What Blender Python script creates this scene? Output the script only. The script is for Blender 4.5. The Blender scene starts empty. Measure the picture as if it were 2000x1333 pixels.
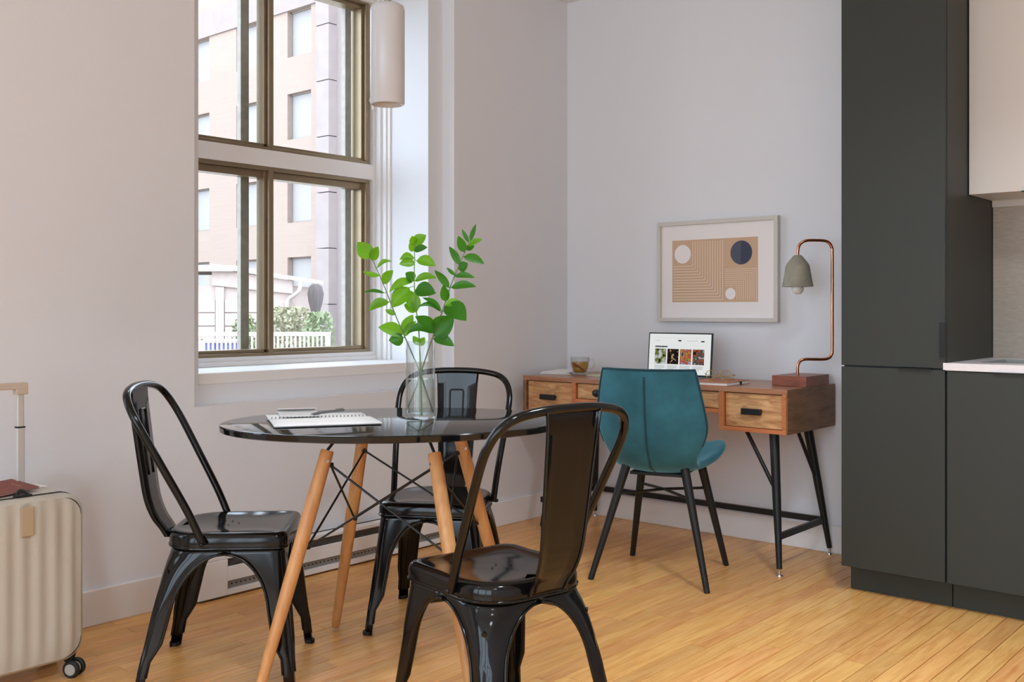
import bpy, bmesh, math, random
from mathutils import Vector, Matrix
R = math.radians
random.seed(7)
C = bpy.context.scene.collection
SC = bpy.context.scene

# ------------------------------------------------------------------ camera, sky, exposure
FPX, Y0, YAW = 1968.0, 606.6, 40.85
cam_d = bpy.data.cameras.new('camera'); cam = bpy.data.objects.new('camera', cam_d); C.objects.link(cam)
cam.location = (3.4284, -4.4354, 1.105)
cam.rotation_euler = (R(90), 0, R(YAW))
cam_d.sensor_fit = 'HORIZONTAL'; cam_d.sensor_width = 36
cam_d.lens = 36 * FPX / 2000
cam_d.shift_y = -(666.5 - Y0) / 2000
cam_d.clip_start = 0.05; cam_d.clip_end = 300
SC.camera = cam

world = bpy.data.worlds.new('overcast_sky'); SC.world = world; world.use_nodes = True
bg = world.node_tree.nodes['Background']
bg.inputs[0].default_value = (0.80, 0.94, 1.12, 1); bg.inputs[1].default_value = 5.8
SC.view_settings.view_transform = 'Standard'; SC.view_settings.look = 'None'
SC.view_settings.gamma = 1; SC.view_settings.use_curve_mapping = False
SC.view_settings.exposure = 0.14
SC.cycles.max_bounces = 10; SC.cycles.diffuse_bounces = 6; SC.cycles.transparent_max_bounces = 16
SC.cycles.sample_clamp_indirect = 6

# ------------------------------------------------------------------ materials
def S(r, g, b):
    f = lambda c: ((c/255+0.055)/1.055)**2.4 if c > 10 else c/255/12.92
    return (f(r), f(g), f(b), 1)
def mat(name, col, rough=.5, metal=0, spec=.5, coat=0, noise=0, nscale=8, bump=0, bscale=60, trans=0, ior=1.45, emit=0, sheen=0, stretch=(1, 1, 1)):
    m = bpy.data.materials.new(name); m.use_nodes = True
    nt = m.node_tree; b = nt.nodes['Principled BSDF']
    b.inputs['Base Color'].default_value = col; b.inputs['Roughness'].default_value = rough
    b.inputs['Metallic'].default_value = metal; b.inputs['Specular IOR Level'].default_value = spec
    b.inputs['Coat Weight'].default_value = coat; b.inputs['Coat Roughness'].default_value = .08
    b.inputs['Transmission Weight'].default_value = trans; b.inputs['IOR'].default_value = ior
    if sheen: b.inputs['Sheen Weight'].default_value = sheen; b.inputs['Sheen Roughness'].default_value = .4
    if emit: b.inputs['Emission Color'].default_value = col; b.inputs['Emission Strength'].default_value = emit
    if noise or bump:
        tc = nt.nodes.new('ShaderNodeTexCoord'); mp = nt.nodes.new('ShaderNodeMapping'); mp.inputs['Scale'].default_value = stretch
        nt.links.new(tc.outputs['Object'], mp.inputs[0])
    if noise:
        n = nt.nodes.new('ShaderNodeTexNoise'); n.inputs['Scale'].default_value = nscale; n.inputs['Detail'].default_value = 6
        nt.links.new(mp.outputs[0], n.inputs['Vector'])
        r = nt.nodes.new('ShaderNodeValToRGB')
        r.color_ramp.elements[0].position = .3; r.color_ramp.elements[1].position = .7
        r.color_ramp.elements[0].color = tuple(c*(1-noise) for c in col[:3])+(1,)
        r.color_ramp.elements[1].color = tuple(min(1, c*(1+noise)) for c in col[:3])+(1,)
        nt.links.new(n.outputs[0], r.inputs[0]); nt.links.new(r.outputs[0], b.inputs['Base Color'])
    if bump:
        n2 = nt.nodes.new('ShaderNodeTexNoise'); n2.inputs['Scale'].default_value = bscale; n2.inputs['Detail'].default_value = 4
        nt.links.new(mp.outputs[0], n2.inputs['Vector'])
        bp = nt.nodes.new('ShaderNodeBump'); bp.inputs['Strength'].default_value = bump; bp.inputs['Distance'].default_value = .002
        nt.links.new(n2.outputs[0], bp.inputs['Height']); nt.links.new(bp.outputs[0], b.inputs['Normal'])
    return m
def wood(name, c1, c2, axis=0, scale=1., rough=.4, ring=10., bump=.15, perpiece=0):
    """grain running along an axis; object coordinates; optional piece-to-piece tone"""
    m = bpy.data.materials.new(name); m.use_nodes = True; nt = m.node_tree; b = nt.nodes['Principled BSDF']; L = nt.links
    N = nt.nodes.new
    if perpiece:
        g = N('ShaderNodeNewGeometry'); oi = N('ShaderNodeObjectInfo')
        ad = N('ShaderNodeMath'); ad.operation = 'ADD'; L.new(g.outputs['Random Per Island'], ad.inputs[0]); L.new(oi.outputs['Random'], ad.inputs[1])
        fr = N('ShaderNodeMath'); fr.operation = 'FRACT'; L.new(ad.outputs[0], fr.inputs[0])
        src = g.outputs['Position']
    else:
        tc = N('ShaderNodeTexCoord'); src = tc.outputs['Object']
    mp = N('ShaderNodeMapping'); L.new(src, mp.inputs[0])
    s = [ring*scale]*3; s[axis] = scale*1.1; mp.inputs['Scale'].default_value = s
    if perpiece:
        sc_ = N('ShaderNodeMath'); sc_.operation = 'MULTIPLY'; sc_.inputs[1].default_value = 57.; L.new(fr.outputs[0], sc_.inputs[0])
        cx = N('ShaderNodeCombineXYZ')
        for i in range(3): L.new(sc_.outputs[0], cx.inputs[i])
        L.new(cx.outputs[0], mp.inputs['Location'])
    n = N('ShaderNodeTexNoise'); n.inputs['Scale'].default_value = 3; n.inputs['Detail'].default_value = 8; n.inputs['Roughness'].default_value = .6; n.inputs['Distortion'].default_value = .8
    L.new(mp.outputs[0], n.inputs['Vector'])
    r = N('ShaderNodeValToRGB'); r.color_ramp.elements[0].position = .32; r.color_ramp.elements[1].position = .62
    r.color_ramp.elements[0].color = c2; r.color_ramp.elements[1].color = c1
    L.new(n.outputs[0], r.inputs[0]); out = r.outputs[0]
    if perpiece:
        hs = N('ShaderNodeHueSaturation')
        mr = N('ShaderNodeMapRange'); mr.inputs['To Min'].default_value = 1-perpiece; mr.inputs['To Max'].default_value = 1+perpiece*.7
        L.new(fr.outputs[0], mr.inputs[0]); L.new(mr.outputs[0], hs.inputs['Value'])
        f2 = N('ShaderNodeMath'); f2.operation = 'MULTIPLY'; f2.inputs[1].default_value = 7.31; L.new(fr.outputs[0], f2.inputs[0])
        f3 = N('ShaderNodeMath'); f3.operation = 'FRACT'; L.new(f2.outputs[0], f3.inputs[0])
        m2 = N('ShaderNodeMapRange'); m2.inputs['To Min'].default_value = .493; m2.inputs['To Max'].default_value = .505
        L.new(f3.outputs[0], m2.inputs[0]); L.new(m2.outputs[0], hs.inputs['Hue'])
        L.new(out, hs.inputs['Color']); out = hs.outputs[0]
    L.new(out, b.inputs['Base Color']); b.inputs['Roughness'].default_value = rough
    if bump:
        bp = N('ShaderNodeBump'); bp.inputs['Strength'].default_value = bump; bp.inputs['Distance'].default_value = .001
        L.new(n.outputs[0], bp.inputs['Height']); L.new(bp.outputs[0], b.inputs['Normal'])
    return m
def glass(name, tint=(1, 1, 1, 1), refl=.08, rough=0.):
    m = bpy.data.materials.new(name); m.use_nodes = True; nt = m.node_tree; nt.nodes.clear(); N = nt.nodes.new
    o = N('ShaderNodeOutputMaterial'); t = N('ShaderNodeBsdfTransparent'); t.inputs[0].default_value = tint
    g = N('ShaderNodeBsdfGlossy'); g.inputs['Roughness'].default_value = rough
    lw = N('ShaderNodeLayerWeight'); lw.inputs[0].default_value = .25
    mr = N('ShaderNodeMapRange'); mr.inputs['To Min'].default_value = refl; mr.inputs['To Max'].default_value = .75
    mx = N('ShaderNodeMixShader')
    nt.links.new(lw.outputs['Facing'], mr.inputs[0]); nt.links.new(mr.outputs[0], mx.inputs[0])
    pw = mr; pw.interpolation_type = 'SMOOTHERSTEP'
    nt.links.new(t.outputs[0], mx.inputs[1]); nt.links.new(g.outputs[0], mx.inputs[2]); nt.links.new(mx.outputs[0], o.inputs[0])
    return m
def leafmat(name, c, c2):
    m = mat(name, c, .35, spec=.5, noise=.18, nscale=14)
    nt = m.node_tree; b = nt.nodes['Principled BSDF']; o = nt.nodes['Material Output']
    t = nt.nodes.new('ShaderNodeBsdfTranslucent'); t.inputs[0].default_value = c2
    mx = nt.nodes.new('ShaderNodeMixShader'); mx.inputs[0].default_value = .38
    nt.links.new(b.outputs[0], mx.inputs[1]); nt.links.new(t.outputs[0], mx.inputs[2]); nt.links.new(mx.outputs[0], o.inputs[0])
    return m

WALL = mat('painted_plaster', S(227, 228, 232), .75, bump=.12, bscale=180)
CEIL = mat('ceiling_paint', S(236, 235, 233), .85)
TRIM = mat('white_trim_paint', S(236, 235, 235), .5)
BRONZE = mat('bronze_aluminium', S(150, 132, 106), .32, metal=.6, noise=.06)
ALU = mat('weathered_track', S(150, 142, 130), .5, metal=.3, noise=.15, nscale=30)
PANE = glass('window_glass', (.97, .985, .98, 1), .05)
FLOOR = wood('maple_strip', S(238, 184, 112), S(214, 148, 80), axis=1, scale=1.3, rough=.3, ring=16, bump=.06, perpiece=.13)
FLOOR.node_tree.nodes['Principled BSDF'].inputs['Specular IOR Level'].default_value = .45
SUB = mat('dark_subfloor', S(70, 45, 28), .9)  # dark brown base that shows in the seams between boards
BLACK = mat('black_gloss_enamel', S(12, 12, 12), .11, spec=.42)
BLACKM = mat('black_matte_metal', S(30, 31, 31), .42, spec=.4)
HOLE = mat('dark_hole', S(8, 7, 6), .9)
CHROME = mat('chrome', S(205, 205, 205), .18, metal=1)
TABLETOP = mat('black_gloss_tabletop', S(15, 16, 18), .07, spec=.5)
TABLERIM = mat('black_table_edge', S(16, 15, 14), .25)
BEECH = wood('beech', S(214, 160, 102), S(194, 134, 78), axis=2, scale=1.2, rough=.4, ring=9, bump=.05)
DESKF = wood('stained_oak_frame', S(196, 122, 74), S(172, 98, 54), axis=0, scale=2, rough=.42, ring=9)
DESKS = wood('oak_side', S(140, 104, 72), S(104, 74, 52), axis=1, scale=1.6, rough=.5, ring=7, bump=.4)
DESKT = wood('oak_top', S(176, 128, 98), S(150, 98, 66), axis=0, scale=1.5, rough=.28, ring=9)
DRAWER = wood('rough_oak_drawer', S(216, 168, 116), S(156, 102, 58), axis=0, scale=2.6, rough=.55, ring=6.5, bump=.9)
TEAL = mat('teal_velvet', S(48, 100, 114), .75, spec=.2, noise=.28, nscale=9, bump=.25, bscale=260, sheen=1.0)
TEAL.node_tree.nodes['Principled BSDF'].inputs['Sheen Tint'].default_value = S(150, 205, 220)
TEALD = mat('teal_piping', S(28, 66, 76), .75, spec=.2, sheen=.3)
CAB = mat('charcoal_green_laminate', S(52, 55, 51), .5, spec=.4)
CABK = mat('charcoal_kick', S(60, 62, 56), .6, spec=.3)
PULL = mat('black_edge_pull', S(16, 16, 15), .4)
CREAM = mat('cream_laminate', S(214, 208, 202), .4)
STONE = mat('white_quartz', S(226, 220, 220), .25, noise=.03, nscale=60)
SPLASH = mat('beige_linen_tile', S(172, 160, 146), .45, noise=.09, nscale=40, stretch=(1, 1, 6), bump=.15)
STEEL = mat('brushed_steel', S(170, 168, 160), .3, metal=1)
COPPER = mat('copper_pipe', S(214, 140, 106), .22, metal=1)
CONC = mat('cast_concrete', S(150, 146, 130), .85, noise=.2, nscale=14, bump=.4, bscale=50)
WALNUT = wood('reddish_wood_block', S(150, 88, 66), S(112, 62, 46), axis=0, scale=3, rough=.4, ring=7)
BULB = mat('frosted_bulb', S(232, 230, 226), .25, spec=.5)
OPAL = mat('opal_glass', S(196, 197, 201), .25, spec=.5)
PAPER = mat('white_paper', S(240, 239, 237), .8)
PAPERG = mat('printed_leaflet', S(214, 214, 212), .7, noise=.12, nscale=30)
REDC = mat('red_brown_leatherette', S(122, 58, 44), .5, bump=.2, bscale=300)
SUIT = mat('champagne_polycarbonate', S(184, 176, 162), .45, bump=.35, bscale=420)
SATIN = mat('satin_aluminium', S(214, 214, 212), .38, metal=.5)
SUITB = mat('champagne_shell', S(194, 186, 172), .42, bump=.2, bscale=420)
GRIP = mat('beige_grip', S(192, 176, 158), .5)
RUB = mat('black_rubber', S(24, 25, 24), .6)
HUB = mat('grey_hub', S(170, 164, 156), .4)
TAN = mat('tan_leather', S(176, 152, 124), .55)
FRAME = mat('champagne_frame', S(206, 200, 192), .4, metal=.1)
MATB = mat('mat_board', S(240, 234, 232), .8)
TANP = mat('tan_print_ink', S(208, 174, 144), .8)
LINEP = mat('cream_print_line', S(240, 222, 206), .8)
NAVY = mat('navy_print_ink', S(66, 72, 90), .8); NAVY2 = mat('slate_print_ink', S(84, 88, 104), .8)
LAPT = mat('dark_laptop', S(32, 34, 36), .4, metal=.3)
VGL = glass('vase_glass', (.96, .975, .97, 1), .06)
WATER = glass('water', (.93, .96, .95, 1), .03)
TEA = glass('tea', (.80, .56, .10, 1), .05)
GOLD = mat('gold_wire', S(206, 160, 78), .25, metal=1)
LEAFB = leafmat('bright_leaf', S(96, 156, 22), S(150, 215, 30))
LEAFD = leafmat('deep_leaf', S(48, 108, 20), S(90, 170, 30))
STEM = mat('green_grey_stem', S(112, 118, 88), .6)
STEMG = mat('green_stem', S(120, 150, 70), .5)

# ------------------------------------------------------------------ mesh helpers
def bm_new(): return bmesh.new()
def box(bm, x0, x1, y0, y1, z0, z1, M=None):
    v = [bm.verts.new(Vector(p) if M is None else M @ Vector(p)) for p in
         ((x0,y0,z0),(x1,y0,z0),(x1,y1,z0),(x0,y1,z0),(x0,y0,z1),(x1,y0,z1),(x1,y1,z1),(x0,y1,z1))]
    for f in ((0,3,2,1),(4,5,6,7),(0,1,5,4),(1,2,6,5),(2,3,7,6),(3,0,4,7)): bm.faces.new([v[i] for i in f])
    return v
def frames(pts):
    T = []
    for i in range(len(pts)):
        a = pts[max(i-1, 0)]; b = pts[min(i+1, len(pts)-1)]
        T.append((b-a).normalized())
    n = T[0].orthogonal().normalized(); out = []
    for t in T:
        n = (n - t*n.dot(t))
        n = n.normalized() if n.length > 1e-6 else t.orthogonal().normalized()
        out.append((n, t.cross(n)))
    return out
def tube(bm, pts, r, seg=10, cap=True, closed=False):
    pts = [Vector(p) for p in pts]; rr = r if isinstance(r, (list, tuple)) else [r]*len(pts)
    F = frames(pts); rings = []
    for p, (a, b), q in zip(pts, F, rr):
        rings.append([bm.verts.new(p + (a*math.cos(2*math.pi*k/seg) + b*math.sin(2*math.pi*k/seg))*q) for k in range(seg)])
    for i in range(len(rings) - (0 if closed else 1)):
        A, B = rings[i], rings[(i+1) % len(rings)]
        for k in range(seg): bm.faces.new((A[k], A[(k+1) % seg], B[(k+1) % seg], B[k]))
    if cap and not closed: bm.faces.new(rings[0][::-1]); bm.faces.new(rings[-1])
def lathe(bm, prof, seg=32, c=(0, 0, 0), M=None):
    rings = []
    for r, z in prof:
        if r < 1e-5: rings.append([bm.verts.new((M or Matrix()) @ Vector((c[0], c[1], c[2]+z)))])
        else: rings.append([bm.verts.new((M or Matrix()) @ Vector((c[0]+r*math.cos(2*math.pi*k/seg), c[1]+r*math.sin(2*math.pi*k/seg), c[2]+z))) for k in range(seg)])
    for A, B in zip(rings, rings[1:]):
        for k in range(seg):
            l = (k+1) % seg
            if len(A) == 1 and len(B) == 1: continue
            if len(A) == 1: bm.faces.new((A[0], B[l], B[k]))
            elif len(B) == 1: bm.faces.new((A[k], A[l], B[0]))
            else: bm.faces.new((A[k], A[l], B[l], B[k]))
def loft(bm, loops, cap0=True, cap1=True):
    rings = [[bm.verts.new(p) for p in l] for l in loops]; n = len(rings[0])
    for A, B in zip(rings, rings[1:]):
        for k in range(n): bm.faces.new((A[k], A[(k+1) % n], B[(k+1) % n], B[k]))
    if cap0: bm.faces.new(rings[0][::-1])
    if cap1: bm.faces.new(rings[-1])
def grid(bm, rows):
    V = [[bm.verts.new(p) for p in r] for r in rows]
    for A, B in zip(V, V[1:]):
        for i in range(len(A)-1): bm.faces.new((A[i], A[i+1], B[i+1], B[i]))
    return V
def smoothpts(ctrl, n=8, closed=False):
    P = [Vector(p) for p in ctrl]; out = []; m = len(P)
    for i in range(m if closed else m-1):
        if closed: p0, p1, p2, p3 = P[i-1], P[i], P[(i+1) % m], P[(i+2) % m]
        else: p0, p1, p2, p3 = P[max(i-1, 0)], P[i], P[i+1], P[min(i+2, m-1)]
        for k in range(n):
            t = k/n
            out.append(.5*((2*p1) + (p2-p0)*t + (2*p0-5*p1+4*p2-p3)*t*t + (3*p1-p0-3*p2+p3)*t**3))
    if not closed: out.append(P[-1])
    return out
def rrect(w, h, r, seg=5):
    """rounded rectangle, counter-clockwise, centred; r may be 4 radii (++,-+,--,+-)"""
    rs = r if isinstance(r, (list, tuple)) else [r]*4; out = []
    for i, (sx, sy) in enumerate(((1,1),(-1,1),(-1,-1),(1,-1))):
        q = rs[i]
        for k in range(seg+1):
            a = math.pi/2*(i + k/seg)
            out.append((sx*(w/2-q)+q*math.cos(a), sy*(h/2-q)+q*math.sin(a)))
    return out
def obj(name, bm, m, parent=None, smooth=None, bevel=0, kind=None):
    me = bpy.data.meshes.new(name); bmesh.ops.recalc_face_normals(bm, faces=bm.faces); bm.to_mesh(me); bm.free()
    for mm in (m if isinstance(m, (list, tuple)) else [m]): me.materials.append(mm)
    if smooth:
        for p in me.polygons: p.use_smooth = True
    o = bpy.data.objects.new(name, me); C.objects.link(o)
    if parent: o.parent = parent
    if bevel:
        b = o.modifiers.new('bevel', 'BEVEL'); b.width = bevel; b.segments = 2; b.limit_method = 'ANGLE'; b.angle_limit = R(40)
    if smooth and smooth is not True:
        try: me.set_sharp_from_angle(angle=R(smooth))
        except Exception: pass
    if kind: o['kind'] = kind
    return o
def bx(name, m, parent, *d, bevel=0, kind=None):
    bm = bm_new(); box(bm, *d); return obj(name, bm, m, parent, bevel=bevel, kind=kind)
def thing(name, label, cat, loc=(0, 0, 0), rotz=0, group=None):
    o = bpy.data.objects.new(name, None); C.objects.link(o); o.empty_display_size = .1
    o.location = loc; o.rotation_euler = (0, 0, rotz); o['label'] = label; o['category'] = cat
    if group: o['group'] = group
    return o
def tag(o, label, cat, group=None):
    o['label'] = label; o['category'] = cat
    if group: o['group'] = group
    return o
def struct(name, label=None, bm=None, m=None, smooth=None):
    if bm is None:
        o = bpy.data.objects.new(name, None); C.objects.link(o)
    else: o = obj(name, bm, m, smooth=smooth)
    o['kind'] = 'structure'
    if label: o['label'] = label
    return o
def copytree(o, parent=None):
    c = o.copy(); C.objects.link(c)
    if parent: c.parent = parent
    for ch in list(o.children): copytree(ch, c)
    return c

# ------------------------------------------------------------------ the room
RX, RY, H, TW = 5.3, -7.6, 2.81, .62
WOFF = (0.0, -2.6, -5.0)                       # left wall: first window in view, two unseen ones added for daylight
NY0, NY1, NZ = -2.322, -.902, .735             # shallow niche round each window
OY0, OY1, OZ0, OZ1 = -2.255, -1.0, .812, 2.72
bm = bm_new()
cuts = [RY]
for w in sorted(WOFF): cuts += [NY0+w, NY1+w]
cuts += [.0]
for i in range(len(cuts)-1):
    if i % 2 == 0: box(bm, -TW, 0, cuts[i], cuts[i+1], 0, H)
for w in WOFF:
    box(bm, -TW, 0, NY0+w, NY1+w, 0, NZ)
    box(bm, -TW, -.08, NY0+w, OY0+w, NZ, H); box(bm, -TW, -.08, OY1+w, NY1+w, NZ, H)
    box(bm, -TW, -.08, OY0+w, OY1+w, NZ, OZ0); box(bm, -TW, -.08, OY0+w, OY1+w, OZ1, H)
struct('wall_left', 'pale grey plaster wall with recessed window niches', bm, WALL)
bm = bm_new(); box(bm, -TW, RX+.15, 0, .2, 0, H); struct('wall_back', 'pale grey plaster wall behind the desk', bm, WALL)
bm = bm_new(); box(bm, RX, RX+.15, RY, 0, 0, H); struct('wall_right', 'plain plaster wall opposite the windows', bm, WALL)
FW = ((.85, 1.75), (1.95, 3.55), (3.75, 5.15))              # unseen tall windows added behind the camera to let in daylight
bm = bm_new(); xs = [-TW]+[v for c in FW for v in c]+[RX+.15]
for i in range(0, len(xs)-1, 2): box(bm, xs[i], xs[i+1], RY-.15, RY, 0, H)
for a, b in FW: box(bm, a, b, RY-.15, RY, 0, .25); box(bm, a, b, RY-.15, RY, 2.7, H)
struct('wall_front', 'plaster wall with tall windows added for daylight across from the desk', bm, WALL)
bm = bm_new(); box(bm, -TW, RX+.15, RY-.15, .2, H, H+.15); struct('ceiling', 'white ceiling', bm, CEIL)

# floor: every strip that shows is a piece of its own
bm = bm_new(); box(bm, -TW, RX+.15, RY-.15, .2, -.12, -.012)
floor = struct('floor', 'honey coloured strip wood floor', bm, SUB)
PW = .065
def plank_mesh():
    bm = bm_new(); e = .02
    loops = []
    for y in (0, 1): loops.append([(0, y, -1), (1, y, -1), (1, y, -.1), (1-e, y, 0), (e, y, 0), (0, y, -.1)])
    loft(bm, loops); me = bpy.data.meshes.new('plank'); bmesh.ops.recalc_face_normals(bm, faces=bm.faces); bm.to_mesh(me); bm.free()
    me.materials.append(FLOOR); return me
pm = plank_mesh()
fwd = Vector((-math.sin(R(YAW)), math.cos(R(YAW)))); rgt = Vector((math.cos(R(YAW)), math.sin(R(YAW))))
def seen(x, y):
    d = Vector((x-3.4284, y+4.4354)); a, b = d.dot(fwd), d.dot(rgt)
    if a < 1.5: return False
    return abs(b/a) < .53 and 1.105/a*FPX + Y0 < 1380
rest = bm_new(); planks = []
x = 0.0; col = 0
while x < RX:
    y = RY - random.uniform(0, 1)
    while y < 0:
        L = random.uniform(.45, 1.35); y1 = min(y+L, 0); y0 = max(y, RY)
        if y1 - y0 > .04:
            xc = x+PW/2
            if xc < 2.9 and any(seen(xc, yy) for yy in (y0, (y0*2+y1)/3, (y0+y1*2)/3, y1)): planks.append((x, y0, y1))
            else: planks.append((x, y0, y1, 1))
        y += L
    x += PW
vis = [p for p in planks if len(p) == 3]
for p in planks:
    g = .0011
    if len(p) == 3 and vis.index(p) < 300:
        o = bpy.data.objects.new('plank', pm); C.objects.link(o); o.parent = floor
        o.location = (p[0]+g, p[1]+g, 0); o.scale = (PW-2*g, p[2]-p[1]-2*g, .012)
    else: box(rest, p[0]+g, p[0]+PW-g, p[1]+g, p[2]-g, -.012, 0)
obj('strip_boards', rest, FLOOR, floor, kind='stuff')

# lit ceiling lamps added out of view to brighten floor and room
LAMPD = mat('added_lamp_diffuser', (.9, .96, 1, 1), .5, emit=2.5)
for i, (x, y, lab) in enumerate(((3.1, -3.3, 'unseen ceiling lamp added to light the middle of the room'), (2.75, -2.0, 'unseen ceiling lamp added to light the kitchen floor'), (3.9, -4.9, 'unseen ceiling lamp added near the front wall'), (1.5, -5.2, 'unseen ceiling lamp added near the left wall'))):
    t = thing('added_ceiling_lamp', lab, 'ceiling lamp', (x, y, H-.07), 0, 'added fill lamps on the ceiling')
    bm = bm_new(); lathe(bm, [(0, .0695), (.21, .0695), (.21, .03), (.2, .02), (.195, .03), (0, .03)], 40); obj('housing', bm, TRIM, t, smooth=40)
    bm = bm_new(); lathe(bm, [(0, 0), (.12, .004), (.185, .016), (.194, .029), (0, .029)], 40); obj('diffuser', bm, LAMPD, t, smooth=True)
    ld = bpy.data.lights.new('added_lamp_light', 'AREA'); ld.shape = 'DISK'; ld.size = .36; ld.energy = (17, 22, 12, 1)[i]; ld.color = (.80, .93, 1.06); ld.spread = R(125)
    lo = bpy.data.objects.new('added_lamp_light', ld); C.objects.link(lo); lo.parent = t; lo.location = (0, 0, -.004)

# baseboards
def board(name, pts, h=.125, t=.016):
    bm = bm_new()
    for d in pts: box(bm, *d)
    o = struct(name, 'white painted baseboard', bm, TRIM); b = o.modifiers.new('b', 'BEVEL'); b.width = .003; b.segments = 2
board('baseboard_left', [(0, .016, RY, -2.35, 0, .125), (0, .016, -.925, -.016, 0, .125)])
board('baseboard_back', [(0, 1.82, -.016, 0, 0, .125)])

# ------------------------------------------------------------------ windows
def make_window(n):
    w = struct('window_%d' % n, 'bronze framed sliding window in a white jamb')
    bx('sill', TRIM, w, -.46, -.076, OY0, OY1, OZ0, .857, bevel=.004)
    bm = bm_new()
    box(bm, -.60, -.445, OY0, OY1, .857, .897); box(bm, -.445, -.425, OY0, OY1, .857, .876)
    obj('sill_step', bm, TRIM, w, bevel=.003)
    for s, y in ((1, OY1), (-1, OY0)):
        bm = bm_new()
        for i, (xs, dep) in enumerate(((-.345, .010), (-.365, .018), (-.385, .013), (-.40, .026), (-.425, .021), (-.44, .036), (-.475, .055))):
            xe = -.60 if i == 6 else (-.365, -.385, -.40, -.425, -.44, -.475)[i]
            box(bm, xe, xs, min(y, y-s*dep), max(y, y-s*dep), .857, OZ1)
        obj('jamb_casing', bm, TRIM, w, bevel=.0015)
    bx('transom_rail', TRIM, w, -.60, -.445, OY0+.02, OY1-.02, 1.766, 1.843, bevel=.003)
    bx('head_casing', TRIM, w, -.60, -.43, OY0, OY1, 2.66, OZ1, bevel=.003)
    YL, YR, YM = -2.205, -1.055, -1.647
    def unit(z0, z1, head, name):
        f = obj(name, bm_frame(z0, z1, head, YL, YR), BRONZE, w, bevel=.002)
        bm = bm_new(); box(bm, -.535, -.45, YM-.012, YM+.008, z0+.012, z1-.01); box(bm, -.525, -.462, YM+.008, YM+.022, z0+.012, z1-.01); box(bm, -.53, -.47, YM-.026, YM-.012, z0+.012, z1-.01)
        obj('meeting_stile', bm, BRONZE, f, bevel=.002)
        bm = bm_new(); box(bm, -.575, -.545, YM-.10, YM-.055, z0+.02, z1-.02); obj('screen_stile', bm, ALU, f, bevel=.002)
        bm = bm_new(); box(bm, -.575, -.545, YR-.075, YR-.036, z0+.02, z1-.02); box(bm, -.575, -.545, YL+.036, YL+.075, z0+.02, z1-.02); obj('outer_track', bm, ALU, f, bevel=.002)
        for a, b in ((YL+.03, YM-.012), (YM+.01, YR-.03)):
            bx('pane', PANE, f, -.505, -.501, a, b, z0+.015, z1-head*.6)
        return f
    unit(.897, 1.766, .05, 'lower_sash'); unit(1.843, 2.66, .03, 'upper_sash')
    bm = bm_new(); tube(bm, [(-.455, YR+.012, 2.17), (-.425, YR+.012, 2.17)], .012, 10); tube(bm, [(-.435, YR+.012, 2.12), (-.435, YR+.012, 2.2)], .006, 8); obj('latch', bm, TRIM, w, smooth=40)
    return w
def bm_frame(z0, z1, head, YL, YR):
    bm = bm_new()
    box(bm, -.60, -.452, YL, YR, z0, z0+.014); box(bm, -.545, -.47, YL, YR, z0+.014, z0+.03)
    box(bm, -.60, -.452, YL, YR, z1-head*.35, z1); box(bm, -.545, -.48, YL, YR, z1-head, z1-head*.35)
    for a, s in ((YL, 1), (YR, -1)):
        y = sorted((a, a+s*.02)); box(bm, -.60, -.452, y[0], y[1], z0+.014, z1-head*.35)
        y = sorted((a+s*.02, a+s*.034)); box(bm, -.53, -.47, y[0], y[1], z0+.03, z1-head)
    return bm
win1 = make_window(1)
for i, dy in enumerate(WOFF[1:]):
    c = copytree(win1); c.name = 'window_%d' % (i+2); c.location.y = dy  # unseen copies, added to bring in more daylight
for dy in WOFF:                                  # sampling guides in the openings: give off no light
    ld = bpy.data.lights.new('daylight_portal', 'AREA'); ld.shape = 'RECTANGLE'; ld.size = 1.8; ld.size_y = 1.2
    ld.cycles.is_portal = True
    lo = bpy.data.objects.new('daylight_portal', ld); C.objects.link(lo)
    lo.location = (-.61, -1.63+dy, 1.77); lo.rotation_euler = (0, R(-90), 0)

for i, (a, b) in enumerate(FW):  # frames and panes of the unseen windows added for daylight
    w = struct('window_%d' % (i+4), 'unseen tall window added for daylight across from the desk')
    bm = bm_new(); ya, yb = RY-.11, RY-.05
    box(bm, a, a+.04, ya, yb, .25, 2.7); box(bm, b-.04, b, ya, yb, .25, 2.7); box(bm, a+.04, b-.04, ya, yb, .25, .29); box(bm, a+.04, b-.04, ya, yb, 2.66, 2.7); box(bm, (a+b)/2-.02, (a+b)/2+.02, ya, yb, .29, 2.66)
    obj('window_frame', bm, BRONZE, w)
    for p, q_ in ((a+.04, (a+b)/2-.02), ((a+b)/2+.02, b-.04)): bx('pane', PANE, w, p, q_, RY-.082, RY-.078, .29, 2.66)
    ld = bpy.data.lights.new('daylight_portal', 'AREA'); ld.shape = 'RECTANGLE'; ld.size = b-a; ld.size_y = 2.45; ld.cycles.is_portal = True
    lo = bpy.data.objects.new('daylight_portal', ld); C.objects.link(lo); lo.location = ((a+b)/2, RY-.14, 1.475); lo.rotation_euler = (R(90), 0, 0)

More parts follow.
